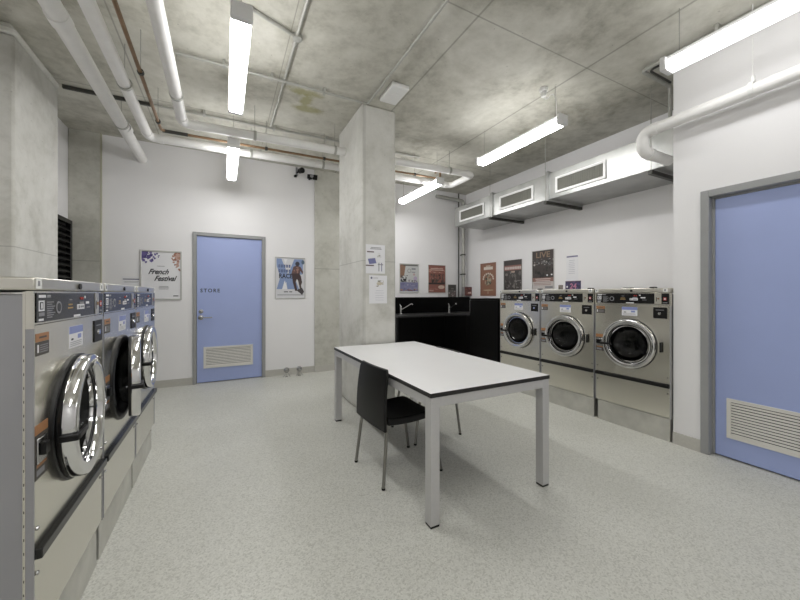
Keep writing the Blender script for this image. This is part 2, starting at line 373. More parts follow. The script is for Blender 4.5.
# ------------------------------------------------------------------ washers
WH = .335
def washer_proto():
    r = thing('washing_machine', 'x', 'washing machine')
    cm = MB(); x0, x1, z0, z1 = -.93, -.02, .20, 1.29
    for q in (((x0,-WH,z0),(x0,WH,z0),(x0,WH,z1),(x0,-WH,z1)), ((x0,-WH,z0),(x1,-WH,z0),(x1,-WH,z1),(x0,-WH,z1)), ((x0,WH,z0),(x1,WH,z0),(x1,WH,z1),(x0,WH,z1)), ((x0,-WH,z0),(x1,-WH,z0),(x1,WH,z0),(x0,WH,z0)), ((x0,-WH,z1),(x1,-WH,z1),(x1,WH,z1),(x0,WH,z1))): cm.poly(q, M['side'])
    bmesh.ops.remove_doubles(cm.bm, verts=cm.bm.verts[:], dist=1e-5)
    cm.build('cabinet', r)          # open at the front: the drum sits inside
    for sgn in (-1, 1):
        fl = MB(); y = sgn*WH; fl.box(-.018, 0, y-.003, y+.003, .205, 1.185, M['side']); fl.box(-.018, 0, y-.004, y+.004, 1.185, 1.30, M['steel']); fl.box(-.024, -.018, y-.005, y+.005, .205, 1.30, M['steel'])
        for k in range(22): fl.obox((-.021, y+sgn*.005, .25+k*.042), (.0008,0,0), (0,.0004,0), (0,0,.004), M['gasket'])
        fl.build('corner_flange', r)
    MB().box(-.90, -.02, -WH+.01, WH-.01, 0, .20, M['plinth']).build('plinth', r, bevel=.003)
    # front panel with round hole
    p = MB(); n = 64; z0, z1, cz, R = .505, 1.195, .82, .205; hw = WH-.003
    for x in (.0, -.018):
        pass
    inn, out = [], []
    for k in range(n):
        a = 2*PI*k/n; ca, sa = math.cos(a), math.sin(a)
        inn.append((R*ca, cz+R*sa))
        t_ = min((hw/abs(ca)) if abs(ca) > 1e-6 else 1e9, ((z1-cz)/sa) if sa > 1e-6 else ((cz-z0)/-sa if sa < -1e-6 else 1e9))
        out.append((t_*ca, cz+t_*sa))
    crn = [(hw, z1), (-hw, z1), (-hw, z0), (hw, z0)]
    for q in crn:      # snap nearest ring point to each corner
        i = min(range(n), key=lambda j: (out[j][0]-q[0])**2+(out[j][1]-q[1])**2); out[i] = q
    vi = [p.bm.verts.new((0, y, z)) for y, z in inn]; vo = [p.bm.verts.new((0, y, z)) for y, z in out]
    vb = [p.bm.verts.new((-.03, y, z)) for y, z in inn]; ve = [p.bm.verts.new((-.02, y, z)) for y, z in out]
    for k in range(n):
        j = (k+1) % n
        p.face([vi[k], vo[k], vo[j], vi[j]], M['steel']); p.face([vi[k], vi[j], vb[j], vb[k]], M['steel']); p.face([vo[k], ve[k], ve[j], vo[j]], M['steel'])
    p.build('front_panel', r)
    MB().box(-.02, -.002, -hw, hw, .208, .472, M['steel']).build('lower_panel', r, bevel=.003)
    MB().box(-.02, .018, -hw, hw, .470, .503, M['panelblack']).build('trim_strip', r, bevel=.003)
    for y, z in ((-.315, .56), (.315, .56), (-.315, .42), (.315, .42)):
        MB().lathe([(0, .007), (.004, .006), (.005, 0)], (0, y, z), (1,0,0), M['steelhw'], 12).build('screw', r)
    # control row
    MB().box(-.02, -.003, -hw, hw, 1.197, 1.302, M['steel']).build('control_surround', r)
    pr = MB().box(-.003, .002, -.325, .21, 1.203, 1.296, M['panelblack']); x = .0023
    def rect(mb, y0, y1, z0, z1, m, x=x): mb.poly([(x, y0, z0), (x, y1, z0), (x, y1, z1), (x, y0, z1)], m)
    rect(pr, -.312, -.272, 1.238, 1.272, M['white']); rect(pr, -.305, -.281, 1.243, 1.267, M['panelblack'], x+.0003); rect(pr, -.297, -.287, 1.246, 1.264, M['white'], x+.0006)
    rect(pr, -.312, -.272, 1.222, 1.234, M['grey']); rect(pr, -.312, -.262, 1.281, 1.290, M['white']); rect(pr, -.255, -.225, 1.281, 1.290, M['grey'])
    for k in range(8): rect(pr, -.255, -.255+.04+.022*((k*7) % 3)/2, 1.214+k*.0072, 1.2172+k*.0072, M['grey'])
    rect(pr, -.312, -.278, 1.207, 1.214, M['white'])
    rect(pr, -.085, -.035, 1.238, 1.244, M['tan']); rect(pr, -.08, -.04, 1.25, 1.256, M['tan']); rect(pr, -.07, -.045, 1.27, 1.274, M['grey'])
    rect(pr, .10, .14, 1.252, 1.262, M['white']); rect(pr, .085, .10, 1.275, 1.285, M['white']); rect(pr, .11, .15, 1.235, 1.239, M['grey'])
    rect(pr, -.03, .04, 1.2035, 1.2125, M['white'])
    cp = pr.build('control_panel', r, smooth=False)
    dp = MB().box(.002, .005, .005, .075, 1.232, 1.252, M['white']); dp.box(.002, .0046, .03, .07, 1.252, 1.262, M['grey']); dp.box(.005, .0055, .012, .02, 1.236, 1.248, M['ink']).box(.005, .0055, .03, .068, 1.238, 1.246, M['grey'])
    dp.build('display', cp)
    sl = MB().lathe([(0, .022), (.0015, .022), (.0015, 0)], (.002, -.165, 1.246), (1,0,0), M['grey'], 20); sl.lathe([(.0016, .015), (.002, .015), (.002, 0)], (.002, -.165, 1.246), (1,0,0), M['panelblack'], 20)
    sl.build('dial_diagram', cp)
    for y in (.045, .062): MB().lathe([(0, .006), (.003, .005), (.003, 0)], (.002, y, 1.275), (1,0,0), M['red'], 12).build('button', cp)
    cs = MB().box(-.003, .004, .215, .262, 1.203, 1.296, M['steel_lid']); cs.box(.004, .0045, .228, .234, 1.225, 1.262, M['dark']); cs.lathe([(0, .008), (.004, .007), (.004, 0)], (.004, .246, 1.25), (1,0,0), M['copper'], 12)
    cs.build('coin_slot', r, bevel=.001)
    ic = MB().box(-.003, .002, .27, .325, 1.203, 1.296, M['panelblack']); ic.box(.002, .0028, .284, .308, 1.235, 1.262, M['red']); ic.box(.0028, .0032, .29, .302, 1.242, 1.254, M['white']); ic.box(.002, .0026, .28, .315, 1.212, 1.218, M['grey'])
    ic.build('indicator_panel', r)
    # lid
    ld = MB().box(-.93, .004, -WH-.002, WH+.002, 1.304, 1.345, M['steel_lid']).build('top_lid', r, bevel=.006)
    for y in (-.318, .300):
        st = MB(); st.box(.004, .0055, y-.018, y+.018, 1.309, 1.341, M['ring']); st.box(.0055, .0058, y-.008, y+.006, 1.318, 1.334, M['grey'])
        st.build('number_sticker', ld)
    MB().lathe([(0, .011), (.006, .011), (.006, 0)], (.004, .02, 1.322), (1,0,0), M['gasket'], 16).build('lid_lock', ld)
    # price label, coin box, warning labels
    pl = MB().box(0, .0012, -.07, .07, 1.085, 1.168, M['white']); pl.box(.0012, .0016, -.07, .07, 1.140, 1.168, M['blueprint'])
    pl.box(.0012, .0017, .015, .05, 1.117, 1.134, M['blueprint']); pl.box(.0012, .0017, -.05, -.03, 1.115, 1.122, M['ink'])
    for k in range(3): pl.box(.0012, .0017, -.06, .055, 1.092+k*.007, 1.094+k*.007, M['grey'])
    tag(pl.build('price_label', r), 'white price label with a blue header')
    cb = MB().box(0, .004, .205, .312, 1.075, 1.172, M['blackplastic']); cb.lathe([(0, .013), (.006, .012), (.006, 0)], (.004, .257, 1.118), (1,0,0), M['chrome'], 16)
    cb.box(.004, .0045, .225, .29, 1.147, 1.152, M['grey'])
    cb.build('coin_box', r, bevel=.002)
    wl = MB().box(0, .0012, -.325, -.237, 1.142, 1.168, M['orange']); wl.box(0, .0012, -.325, -.237, 1.098, 1.141, M['labeldark'])
    wl.box(.0012, .0016, -.305, -.255, 1.152, 1.158, M['labeldark']); wl.box(.0012, .0016, -.318, -.308, 1.108, 1.133, M['white'])
    for k in range(4): wl.box(.0012, .0016, -.30, -.248+.006*(k % 2), 1.107+k*.007, 1.110+k*.007, M['grey'])
    tag(wl.build('warning_label', r), 'orange and black warning label')
    w2 = MB().box(0, .0012, -.330, -.245, .852, .882, M['orange']); w2.box(0, .0012, -.330, -.245, .712, .851, M['labeldark'])
    for k in range(3): w2.box(.0012, .0016, -.322, -.256, .830-k*.012, .838-k*.012, M['grey'])
    w2.box(.0012, .0016, -.32, -.285, .775, .795, M['white']); w2.box(.0012, .0016, -.28, -.256, .765, .785, M['ink']); w2.box(.0012, .0016, -.322, -.256, .748, .758, M['orange']); w2.box(.0012, .0016, -.322, -.27, .722, .740, M['grey'])
    tag(w2.build('warning_label', r), 'tall orange and grey door warning label')
    # porthole
    g = MB(); g.lathe([(0, .238), (.008, .237), (.012, .232), (.012, .205), (.0, .195), (-.04, .195), (-.04, .215), (0, .215)], (0, 0, cz), (1,0,0), M['gasket'], 56, close=True)
    g.build('door_gasket', r)
    dr = MB(); dr.lathe([(-.03, .200), (-.10, .215), (-.50, .215), (-.51, .20), (-.50, .04), (-.48, 0)], (0, 0, cz), (1,0,0), M['drum'], 48)
    for k in range(3):
        a = 2*PI*k/3+.4; dr.tube([(-.12, .185*math.cos(a), cz+.185*math.sin(a)), (-.48, .185*math.cos(a), cz+.185*math.sin(a))], .03, M['drum'], 10)
    dr.build('drum', r)
    # door, hinged on the right seen from the front
    hy = .252
    dw = MB()
    dw.lathe([(.004, .20), (.004, .228), (.008, .231), (.036, .231), (.043, .227), (.046, .219), (.045, .196), (.041, .186), (.030, .181), (.018, .179), (.004, .181)], (0, 0, cz), (1,0,0), M['chrome'], 64, close=True)
    door = dw.build('door', r, origin=(0, hy, cz)); door.location.x -= .008
    of = (0, hy, cz)
    i = MB(); i.lathe([(-.008, .226), (.004, .229), (.004, .20), (-.008, .20)], (0, 0, cz), (1,0,0), M['gasket'], 48, close=True); i.build('door_seal', door, off=of)
    i = MB(); i.lathe([(.004, .1825), (.018, .1805), (.016, .174), (.002, .172), (-.004, .176)], (0, 0, cz), (1,0,0), M['gasket'], 48, close=True); i.build('inner_seal', door, off=of)
    i = MB(); i.lathe([(.004, .173), (.013, .171), (.013, .164), (.0, .162), (-.004, .17)], (0, 0, cz), (1,0,0), M['chrome'], 48, close=True); i.build('glass_retainer', door, off=of)
    i = MB(); i.lathe([(.008, .166), (-.005, .160), (-.04, .140), (-.06, .105), (-.07, .06), (-.074, 0)], (0, 0, cz), (1,0,0), M['glass'], 48); i.build('glass_bowl', door, off=of)
    h = MB(); h.obox((.052, -.185, .802), (.006,0,0), (0,.055,0), (0,0,.010), M['blackplastic']); h.obox((.030, -.240, .802), (.026,0,0), (0,.010,0), (0,0,.010), M['blackplastic'])
    h.build('door_handle', door, off=of, bevel=.003)
    la = MB().box(0, .006, -.325, -.262, .76, .84, M['steelhw']); la.box(.006, .02, -.315, -.282, .785, .825, M['blackplastic'])
    la.build('latch_plate', r, bevel=.003)
    hg = MB().obox((.013, .268, cz), (.008,0,0), (0,.008,0), (0,0,.045), M['gasket']); hg.build('door_hinge', r, bevel=.004)
    return r, door
proto, pdoor = washer_proto()
L_lab = ['stainless washer with grey side, nearest the camera in the left row',
         'stainless washer with its round door slightly open, middle of the left row',
         'stainless washer at the far end of the left row, near the festival poster']
R_lab = ['stainless washer beside the white wall by the big blue door, right end of the row',
         'middle stainless washer of the right row, with the purple card standing on it',
         'stainless washer next to the black cabinet, far end of the right row']
for i in range(3):
    o = proto if i == 0 else copy_tree(proto)
    o.location = (-.522, 1.79+.69*i, 0); o['label'] = L_lab[i]; o['group'] = 'washers in the left row'; o.scale.z = 1.005
    for ch in bpy.data.objects:
        if ch.parent is o and ch.name.split('.')[0] == 'door': ch.rotation_euler = (0, 0, math.radians((3.5, 10.5, 2)[i]))
RWASH = []
for i in range(3):
    o = copy_tree(proto); RWASH.append(o); o.location = (3.45, 1.885+.69*i, 0); o.rotation_euler = (0, 0, PI); o['label'] = R_lab[i]; o['group'] = 'washers in the right row'

# ------------------------------------------------------------------ table
TX0, TX1, TY0, TY1, TZ = 1.008, 1.962, 1.583, 3.43, .75
t = thing('work_table', 'long white topped table with black edge and square silver legs', 'table', ((TX0+TX1)/2, (TY0+TY1)/2, 0)); o = t.location
MB().box(TX0, TX1, TY0, TY1, TZ-.026, TZ, M['edge'], top=M['laminate']).build('tabletop', t, off=o, bevel=.0015)
a = MB(); e = .003; b_ = .055
for (x0, x1, y0, y1) in ((TX0+e+.06, TX1-e-.06, TY0+e, TY0+e+.03), (TX0+e+.06, TX1-e-.06, TY1-e-.03, TY1-e), (TX0+e, TX0+e+.03, TY0+e+.06, TY1-e-.06), (TX1-e-.03, TX1-e, TY0+e+.06, TY1-e-.06)):
    a.box(x0, x1, y0, y1, TZ-.026-b_, TZ-.026, M['tableleg'])
a.build('apron', t, off=o, bevel=.002)
for x in (TX0+e, TX1-e-.06):
    for y in (TY0+e, TY1-e-.06):
        lg = MB().box(x, x+.06, y, y+.06, .012, TZ-.026, M['tableleg']).build('leg', t, off=o, bevel=.003)
        MB().box(x+.002, x+.058, y+.002, y+.058, 0, .012, M['blackplastic']).build('foot', lg, off=o)

# ------------------------------------------------------------------ chairs (local: faces +x, origin on the floor under seat centre)
def chair_proto():
    r = thing('cafe_chair', 'x', 'chair')
    W = .225
    def sheet(prof, m, name, th, wfun):
        mb = MB(); nx = 10; top, bot = [], []
        for i, (x, z, nxn, nzn, bow) in enumerate(prof):
            rt, rb = [], []
            for k in range(nx+1):
                s = -1+2*k/nx; y = s*wfun(i/(len(prof)-1))
                d = bow*(s*s)
                rt.append(mb.bm.verts.new((x+nxn*d, y, z+nzn*d)))
                rb.append(mb.bm.verts.new((x+nxn*(d-th), y, z+nzn*(d-th))))
            top.append(rt); bot.append(rb)
        n = len(prof)
        for i in range(n-1):
            for k in range(nx):
                mb.face([top[i][k], top[i+1][k], top[i+1][k+1], top[i][k+1]], m); mb.face([bot[i][k], bot[i][k+1], bot[i+1][k+1], bot[i+1][k]], m)
            mb.face([top[i][0], bot[i][0], bot[i+1][0], top[i+1][0]], m); mb.face([top[i][nx], top[i+1][nx], bot[i+1][nx], bot[i][nx]], m)
        for k in range(nx):
            mb.face([top[0][k], top[0][k+1], bot[0][k+1], bot[0][k]], m); mb.face([top[-1][k], bot[-1][k], bot[-1][k+1], top[-1][k+1]], m)
        return mb
    seat = []
    for k in range(9):
        u = k/8; x = -.20+.43*u; z = .452-.014*math.sin(u*PI)+(-.03*max(0, (u-.8)/.2)**2)
        seat.append((x, z, 0, 1, .012))
    st = sheet(seat, M['blackplastic'], 'seat', .052, lambda u: W*(1-.07*u)).build('seat', r, bevel=.016, segs=3)
    back = []
    for k in range(11):
        u = k/10; z = .375+.412*u; x = -.222+.030*u-.012*math.sin(u*PI)
        back.append((x, z, 1, 0, .012))
    bm_ = sheet(back, M['blackplastic'], 'backrest', .020, lambda u: W*(1.02-.07*u-.10*max(0, (u-.92)/.08)))
    bm_.build('backrest', r, origin=(-.21, 0, .42), bevel=.007)
    for (x0, y0, x1, y1) in ((-.19, -.19, -.235, -.22), (-.19, .19, -.235, .22), (.17, -.19, .245, -.222), (.17, .19, .245, .222)):
        lg = MB().tube([(x0, y0, .43), (x1, y1, .012)], .0115, M['tube'], 14).build('leg', r)
        MB().tube([(x1, y1, .013), (x1, y1, 0)], .013, M['blackplastic'], 14).build('foot_cap', lg)
    return r
ch = chair_proto()
ch.location = (1.158, 2.29, 0); ch.rotation_euler = (0, 0, math.radians(4)); ch['label'] = 'black plastic cafe chair with steel legs tucked under the near long side of the table'; ch['group'] = 'chairs at the table'
c2 = copy_tree(ch); c2.location = (1.705, 2.76, 0); c2.rotation_euler = (0, 0, PI)
c2['label'] = 'black cafe chair tucked under the far side of the table, mostly hidden by it'
for q in bpy.data.objects:
    if q.parent is c2 and q.name.startswith('backrest'): q.rotation_euler = (0, -math.radians(9.5), 0); q.location.z -= .025

# ------------------------------------------------------------------ sink bench and black cabinet
BX0, BX1 = 2.6, AX-.01
t = thing('sink_bench', 'black sink bench with tall black splashback along the back wall', 'sink bench', (3.5, 5.4, 0)); o = t.location
cb = MB().box(BX0, BX1, 5.12, BY-.001, .08, .90, M['black']).build('cabinet', t, off=o)
MB().box(BX0+.02, BX1, 5.17, BY-.01, 0, .08, M['dark']).build('kickboard', t, off=o)
for k in range(4):
    x0 = BX0+.01+k*.47; dd = MB().box(x0, x0+.46, 5.10, 5.12, .10, .885, M['black']).build('door', t, off=o, bevel=.002)
MB().box(BX0-.01, BX1, 5.08, BY-.001, .90, .935, M['counter']).build('benchtop', t, off=o, bevel=.004)
MB().box(BX0, BX1, BY-.14, BY-.001, .935, 1.235, M['black']).build('splashback', t, off=o, bevel=.002)
for x in (2.95, 3.88):
    s = MB(); s.box(x-.2, x+.2, 5.15, 5.45, .9355, .938, M['counter']); s.box(x-.17, x+.17, 5.18, 5.42, .938, .9385, M['dark'])
    s.build('sink', t, off=o)
def tap(x, ang, label):
    r = thing('mixer_tap', label, 'tap', (x, 5.50, .935), ang, 'mixer taps on the sink bench')
    MB().lathe([(0, .028), (.012, .026), (.012, .02), (.13, .02), (.135, .016), (.135, 0)], (0,0,0), (0,0,1), M['chrome'], 20).build('body', r)
    MB().tube(fillet([(0, 0, .07), (0, -.06, .10), (0, -.20, .185), (0, -.215, .16)], .03), .011, M['chrome'], 12).build('spout', r)
    MB().tube([(0, 0, .135), (0, .02, .175)], .010, M['chrome'], 10).build('lever', r)
tap(2.86, math.radians(62), 'chrome mixer tap with long raised spout, nearest the column')
tap(3.93, math.radians(5), 'chrome mixer tap near the middle of the black splashback')
t = thing('black_cabinet', 'glossy black cabinet standing between the sink bench and the right row of washers', 'cabinet', (3.97, 3.95, 0)); o = t.location
MB().box(3.47, AX-.01, 3.64, 4.27, .08, 1.205, M['black']).build('carcass', t, off=o)
MB().box(3.50, AX-.01, 3.65, 4.26, 0, .08, M['dark']).build('kickboard', t, off=o)
MB().box(3.45, AX-.01, 3.635, 4.275, 1.205, 1.23, M['black']).build('cabinet_top', t, off=o, bevel=.002)
MB().box(3.45, 3.47, 3.645, 4.265, .09, 1.20, M['black']).build('cabinet_door', t, off=o, bevel=.002)
for k, (x, y, a, lab) in enumerate(((3.75, 4.02, .3, 'white sheet of paper lying on top of the black cabinet, nearer the room'), (4.15, 3.9, -.5, 'creased white sheet of paper lying at the back of the black cabinet top'))):
    p = MB(); n = 6; g = [[p.bm.verts.new((-.105+.21*i/n, -.15+.3*j/n, 1.2305+.010*(math.sin(i*1.1+k)*math.sin(j*.9+k)+1))) for j in range(n+1)] for i in range(n+1)]
    for i in range(n):
        for j in range(n): p.face([g[i][j], g[i+1][j], g[i+1][j+1], g[i][j+1]], M['white'])
    q = p.build('paper_sheet', origin=(0, 0, 1.2305)); q.location = (x, y, 1.2305); q.rotation_euler = (0, 0, a); tag(q, lab, 'paper', 'papers on the black cabinet')

# ------------------------------------------------------------------ lamps
def lamp_proto():
    r = thing('batten_light', 'x', 'light')
    L = .62
    MB().box(-.036, .036, -L+.02, L-.02, .068, .095, M['lampbody']).build('housing', r, bevel=.004)
    d = MB(); prof = [(-.034, .070), (-.060, .035), (-.044, 0), (.044, 0), (.060, .035), (.034, .070)]
    A = [d.bm.verts.new((x, -L+.04, z)) for x, z in prof]; B = [d.bm.verts.new((x, L-.04, z)) for x, z in prof]
    for i in range(5): d.face([A[i], B[i], B[i+1], A[i+1]], M['lamp'] if i == 2 else (M['lampside'] if i in (1, 3) else M['lamptop']))
    d.face([A[0], A[5], B[5], B[0]], M['lampbody']); d.face(A[::-1], M['lampbody']); d.face(B, M['lampbody'])
    d.build('diffuser', r)
    for s in (-1, 1):
        y0, y1 = sorted((s*L, s*(L-.04))); MB().box(-.062, .062, y0, y1, -.002, .098, M['lampbody']).build('end_cap', r, bevel=.008)
        MB().tube([(0, s*(L-.10), .07), (0, s*(L-.10), H-2.952)], .0025, M['wire'], 8).build('suspension_wire', r)
    return r
lp = lamp_proto()
LR = [(.095, 2.86, 'lit batten light hanging on the left side of the room, nearer the camera'),
      (.093, 4.66, 'lit batten light seen end on, hanging above the store room door'),
      (2.93, 2.82, 'lit batten light hanging in the middle of the ceiling, right of the column'),
      (2.75, 4.665, 'lit batten light farthest away, hanging beside the air duct end'),
      (2.93, .74, 'lit batten light cut by the top edge, hanging near the big blue door'),
      (.095, .74, 'added unseen batten light overhead at the camera on the left side'),  # out of view, added on the lamp grid to brighten the room
      (.095, -1.36, 'added unseen fill batten light on the left row behind the camera'),  # added behind the camera as fill light, never in view
      (2.93, -1.36, 'added unseen fill batten light on the right row behind the camera')]  # second added fill lamp, also out of view
for i, (x, y, lab) in enumerate(LR):
    o = lp if i == 0 else copy_tree(lp); o.location = (x, y, 2.87 if i in (1, 3) else 2.95); o['label'] = lab; o['group'] = 'hanging batten lights'
    if i in (4, 7):       # right-row lamps closest to the wall, dimmed so it does not burn out
        for q in bpy.data.objects:
            if q.parent is o and q.name.startswith('diffuser'):
                q.data = q.data.copy()
                for k, mm in enumerate(q.data.materials): q.data.materials[k] = {M['lamp']: M['lampdim'], M['lampside']: M['lampdimside'], M['lamptop']: M['lampside']}.get(mm, mm)
    if i in (1, 3):
        for q in bpy.data.objects:
            if q.parent is o and q.name.startswith('suspension_wire'): q.scale.z = (H-2.872)/(H-2.952)

# ------------------------------------------------------------------ pipes
def clamp(mb, c, axis, r, m, top=None, rodm=None):
    a = Vector(axis)
    mb.lathe([(-.014, r), (-.014, r+.007), (.014, r+.007), (.014, r)], c, a, m, 24, close=True)
    if top: mb.tube([(c[0], c[1], c[2]+r), (c[0], c[1], top)], .003, rodm or M['wire'], 8)
# big drain pipe to the back wall
t = thing('drain_pipe', 'thick white pipe slanting along the left ceiling into the back wall', 'pipe', (-.95, 3.6, 3.13)); o = t.location
MB().tube([(-.965, 1.2, 3.14), (-.985, BY, 3.126)], .058, M['pvc'], 24).build('pipe', t, off=o)
for y in (3.05, 4.75):
    k = MB(); k.lathe([(-.05, .058), (-.05, .065), (.05, .065), (.05, .058)], (-.975, y, 3.135), (0,1,0), M['pvc'], 24, close=True); k.build('coupling', t, off=o)
k = MB(); clamp(k, (-.980, 4.62, 3.131), (0,1,0), .059, M['gi'], H); k.build('hanger', t, off=o)
# U loop of white pipe
t = thing('water_pipe', 'white insulated pipe loop running below the ceiling along the back wall', 'pipe', (1.3, 4.3, 3.05)); o = t.location
path = fillet([(-.36, 1.2, 3.03), (-.37, 4.05, 3.02), (3.33, 4.05, 3.09), (3.33, 4.62, 3.09), (-.74, 4.62, 3.035), (-.72, 1.2, 3.06)], .09, 7)
MB().tube(path, .046, M['pvc'], 20).build('pipe', t, off=o)
h = [((-.365, 3.5, 3.022), (0,1,0)), ((-.73, 3.55, 3.04), (0,1,0)), ((.30, 4.05, 3.033), (1,0,0)), ((.30, 4.62, 3.05), (1,0,0)), ((1.2, 4.62, 3.06), (1,0,0)), ((1.2, 4.05, 3.05), (1,0,0)), ((2.9, 4.05, 3.082), (1,0,0))]
for c_, a_ in h:
    k = MB(); clamp(k, c_, a_, .047, M['gi'], H); k.build('hanger', t, off=o)
for c_, a_ in (((-.37, 3.93, 3.02), (0,1,0)), ((-.738, 4.50, 3.036), (0,1,0)), ((3.22, 4.05, 3.088), (1,0,0)), ((3.22, 4.62, 3.088), (1,0,0)), ((-.25, 4.05, 3.022), (1,0,0)), ((-.62, 4.62, 3.036), (1,0,0))):
    k = MB(); k.lathe([(-.02, .046), (-.02, .051), (.02, .051), (.02, .046)], c_, a_, M['pvc'], 20, close=True); k.build('elbow_collar', t, off=o)
# copper
t = thing('copper_pipe', 'thin copper pipe running between the white pipes below the ceiling', 'pipe', (1, 4.3, 3.04)); o = t.location
MB().tube(fillet([(-.57, 1.2, 3.05), (-.59, 4.36, 3.03), (2.95, 4.36, 3.065), (2.95, 4.36, 3.2), (2.95, 4.5, 3.2)], .06), .014, M['copper'], 12).build('pipe', t, off=o)
for c_, a_ in (((-.58, 3.3, 3.037), (0,1,0)), ((-.588, 4.15, 3.031), (0,1,0)), ((.45, 4.36, 3.04), (1,0,0)), ((1.15, 4.36, 3.047), (1,0,0)), ((2.5, 4.36, 3.06), (1,0,0))):
    k = MB(); clamp(k, c_, a_, .0155, M['strut'], H); k.build('hanger', t, off=o)
k = MB(); k.tube([(-.58, 4.36, 3.03), (-.35, 4.36, 3.032)], .018, M['strut'], 12); k.build('insulation_sleeve', t, off=o)
# dark strut and conduits at the ceiling
tag(MB().box(-1.42, -.70, 4.51, 4.54, H-.035, H-.001, M['strut']).build('cable_tray', bevel=.003), 'dark steel channel fixed across the ceiling above the left pipes', 'channel')
t = thing('ceiling_conduit', 'grey conduit running across the ceiling behind the column', 'conduit', (.8, 4.46, H-.02)); o = t.location
MB().tube([(-.70, 4.50, H-.025), (2.6, 4.40, H-.025)], .013, M['gi'], 10).build('conduit', t, off=o)
for x in (-.2, .55, 1.2, 2.2):
    MB().box(x-.012, x+.012, 4.41, 4.50, H-.045, H-.001, M['gi']).build('saddle', t, off=o, bevel=.002)
t = thing('ceiling_conduit', 'thin white conduit with round junction box running from the top edge to the back pipes', 'conduit', (.515, 3.4, H-.02)); o = t.location
MB().tube([(.525, .8, H-.016), (.51, 4.44, H-.016)], .0125, M['gi'], 10).build('conduit', t, off=o)
MB().lathe([(0, .038), (.032, .038), (.034, .03), (.034, 0)], (.522, 2.80, H-.001), (0,0,-1), M['gi'], 20).build('junction_box', t, off=o)
MB().tube([(.522, 2.80, H-.018), (.15, 2.66, H-.018)], .012, M['gi'], 10).build('branch_conduit', t, off=o)
t = thing('ceiling_conduit', 'thin white conduit crossing the ceiling to the column and turning towards the camera', 'conduit', (.9, 3.4, H-.02)); o = t.location
MB().tube(fillet([(-.45, 3.41, H-.04), (1.365, 3.39, H-.04), (1.375, .9, H-.04)], .03), .012, M['gi'], 10).build('conduit', t, off=o)
for x in (.0, .40, .9): MB().box(x-.012, x+.012, 3.375, 3.43, H-.054, H-.001, M['gi']).build('saddle', t, off=o, bevel=.002)
t = thing('ceiling_sensor', 'white square unit fixed to the ceiling beside the column top', 'sensor', (1.54, 3.12, H)); o = t.location
MB().box(1.45, 1.64, 2.96, 3.28, H-.045, H-.001, M['white_plastic']).build('casing', t, off=o, bevel=.012)
MB().lathe([(0, .05), (.004, .05), (.005, .045), (.005, 0)], (1.545, 3.12, H-.045), (0,0,-1), M['white_plastic'], 24).build('lens', t, off=o)
# socket for the middle lamp
t = thing('ceiling_socket', 'round white ceiling socket with a short curled cord by the middle batten light', 'socket', (2.86, 2.38, H)); o = t.location
MB().lathe([(0, .04), (.03, .04), (.038, .03), (.038, 0)], (2.86, 2.38, H-.001), (0,0,-1), M['white_plastic'], 24).build('base', t, off=o)
MB().lathe([(0, .026), (.04, .024), (.045, 0)], (2.86, 2.38, H-.045), (0,0,-1), M['white_plastic'], 18).build('plug', t, off=o)
MB().tube(fillet([(2.86, 2.38, H-.085), (2.88, 2.36, H-.12), (2.91, 2.32, H-.06), (2.93, 2.29, H-.13), (2.928, 2.28, 3.046)], .04), .005, M['white_plastic'], 8).build('cord', t, off=o)
# right sprinkler pipe
t = thing('overhead_pipe', 'white pipe along the right wall above the big door, bending down to the air duct', 'pipe', (3.35, 1.0, 2.75)); o = t.location
MB().tube(fillet([(3.35, -2.29, 2.80), (3.35, 1.72, 2.742), (3.35, 1.72, 2.58), (3.80, 1.72, 2.58)], .11, 8), .047, M['pvc'], 24).build('pipe', t, off=o)
for c_, a_ in (((3.35, 1.615, 2.744), (0,1,0)), ((3.46, 1.72, 2.58), (1,0,0))):
    k = MB(); k.lathe([(-.022, .047), (-.022, .053), (.022, .053), (.022, .047)], c_, a_, M['pvc'], 24, close=True); k.build('elbow_collar', t, off=o)
k = MB(); clamp(k, (3.35, 1.0, 2.758), (0,1,0), .048, M['white_plastic'], H, M['white_plastic']); k.lathe([(-.02, .016), (.02, .016)], (3.35, 1.0, 2.83), (0,0,1), M['white_plastic'], 12, caps=True); k.build('hanger', t, off=o)
t = thing('ceiling_conduit', 'grey conduit frame turning at the ceiling corner above the right row', 'conduit', (3.5, 1.6, H-.05)); o = t.location
MB().tube(fillet([(3.37, -.5, H-.05), (3.37, 1.735, H-.05), (3.86, 1.735, H-.05), (3.86, 1.735, 2.92)], .05), .016, M['gi'], 12).build('conduit', t, off=o)
MB().tube(fillet([(3.42, -.5, H-.05), (3.42, 1.70, H-.05), (3.79, 1.70, H-.05)], .05), .010, M['strut'], 10).build('thin_conduit', t, off=o)
for y in (.4, 1.2): MB().box(3.345, 3.44, y-.012, y+.012, H-.072, H-.001, M['gi']).build('saddle', t, off=o, bevel=.002)

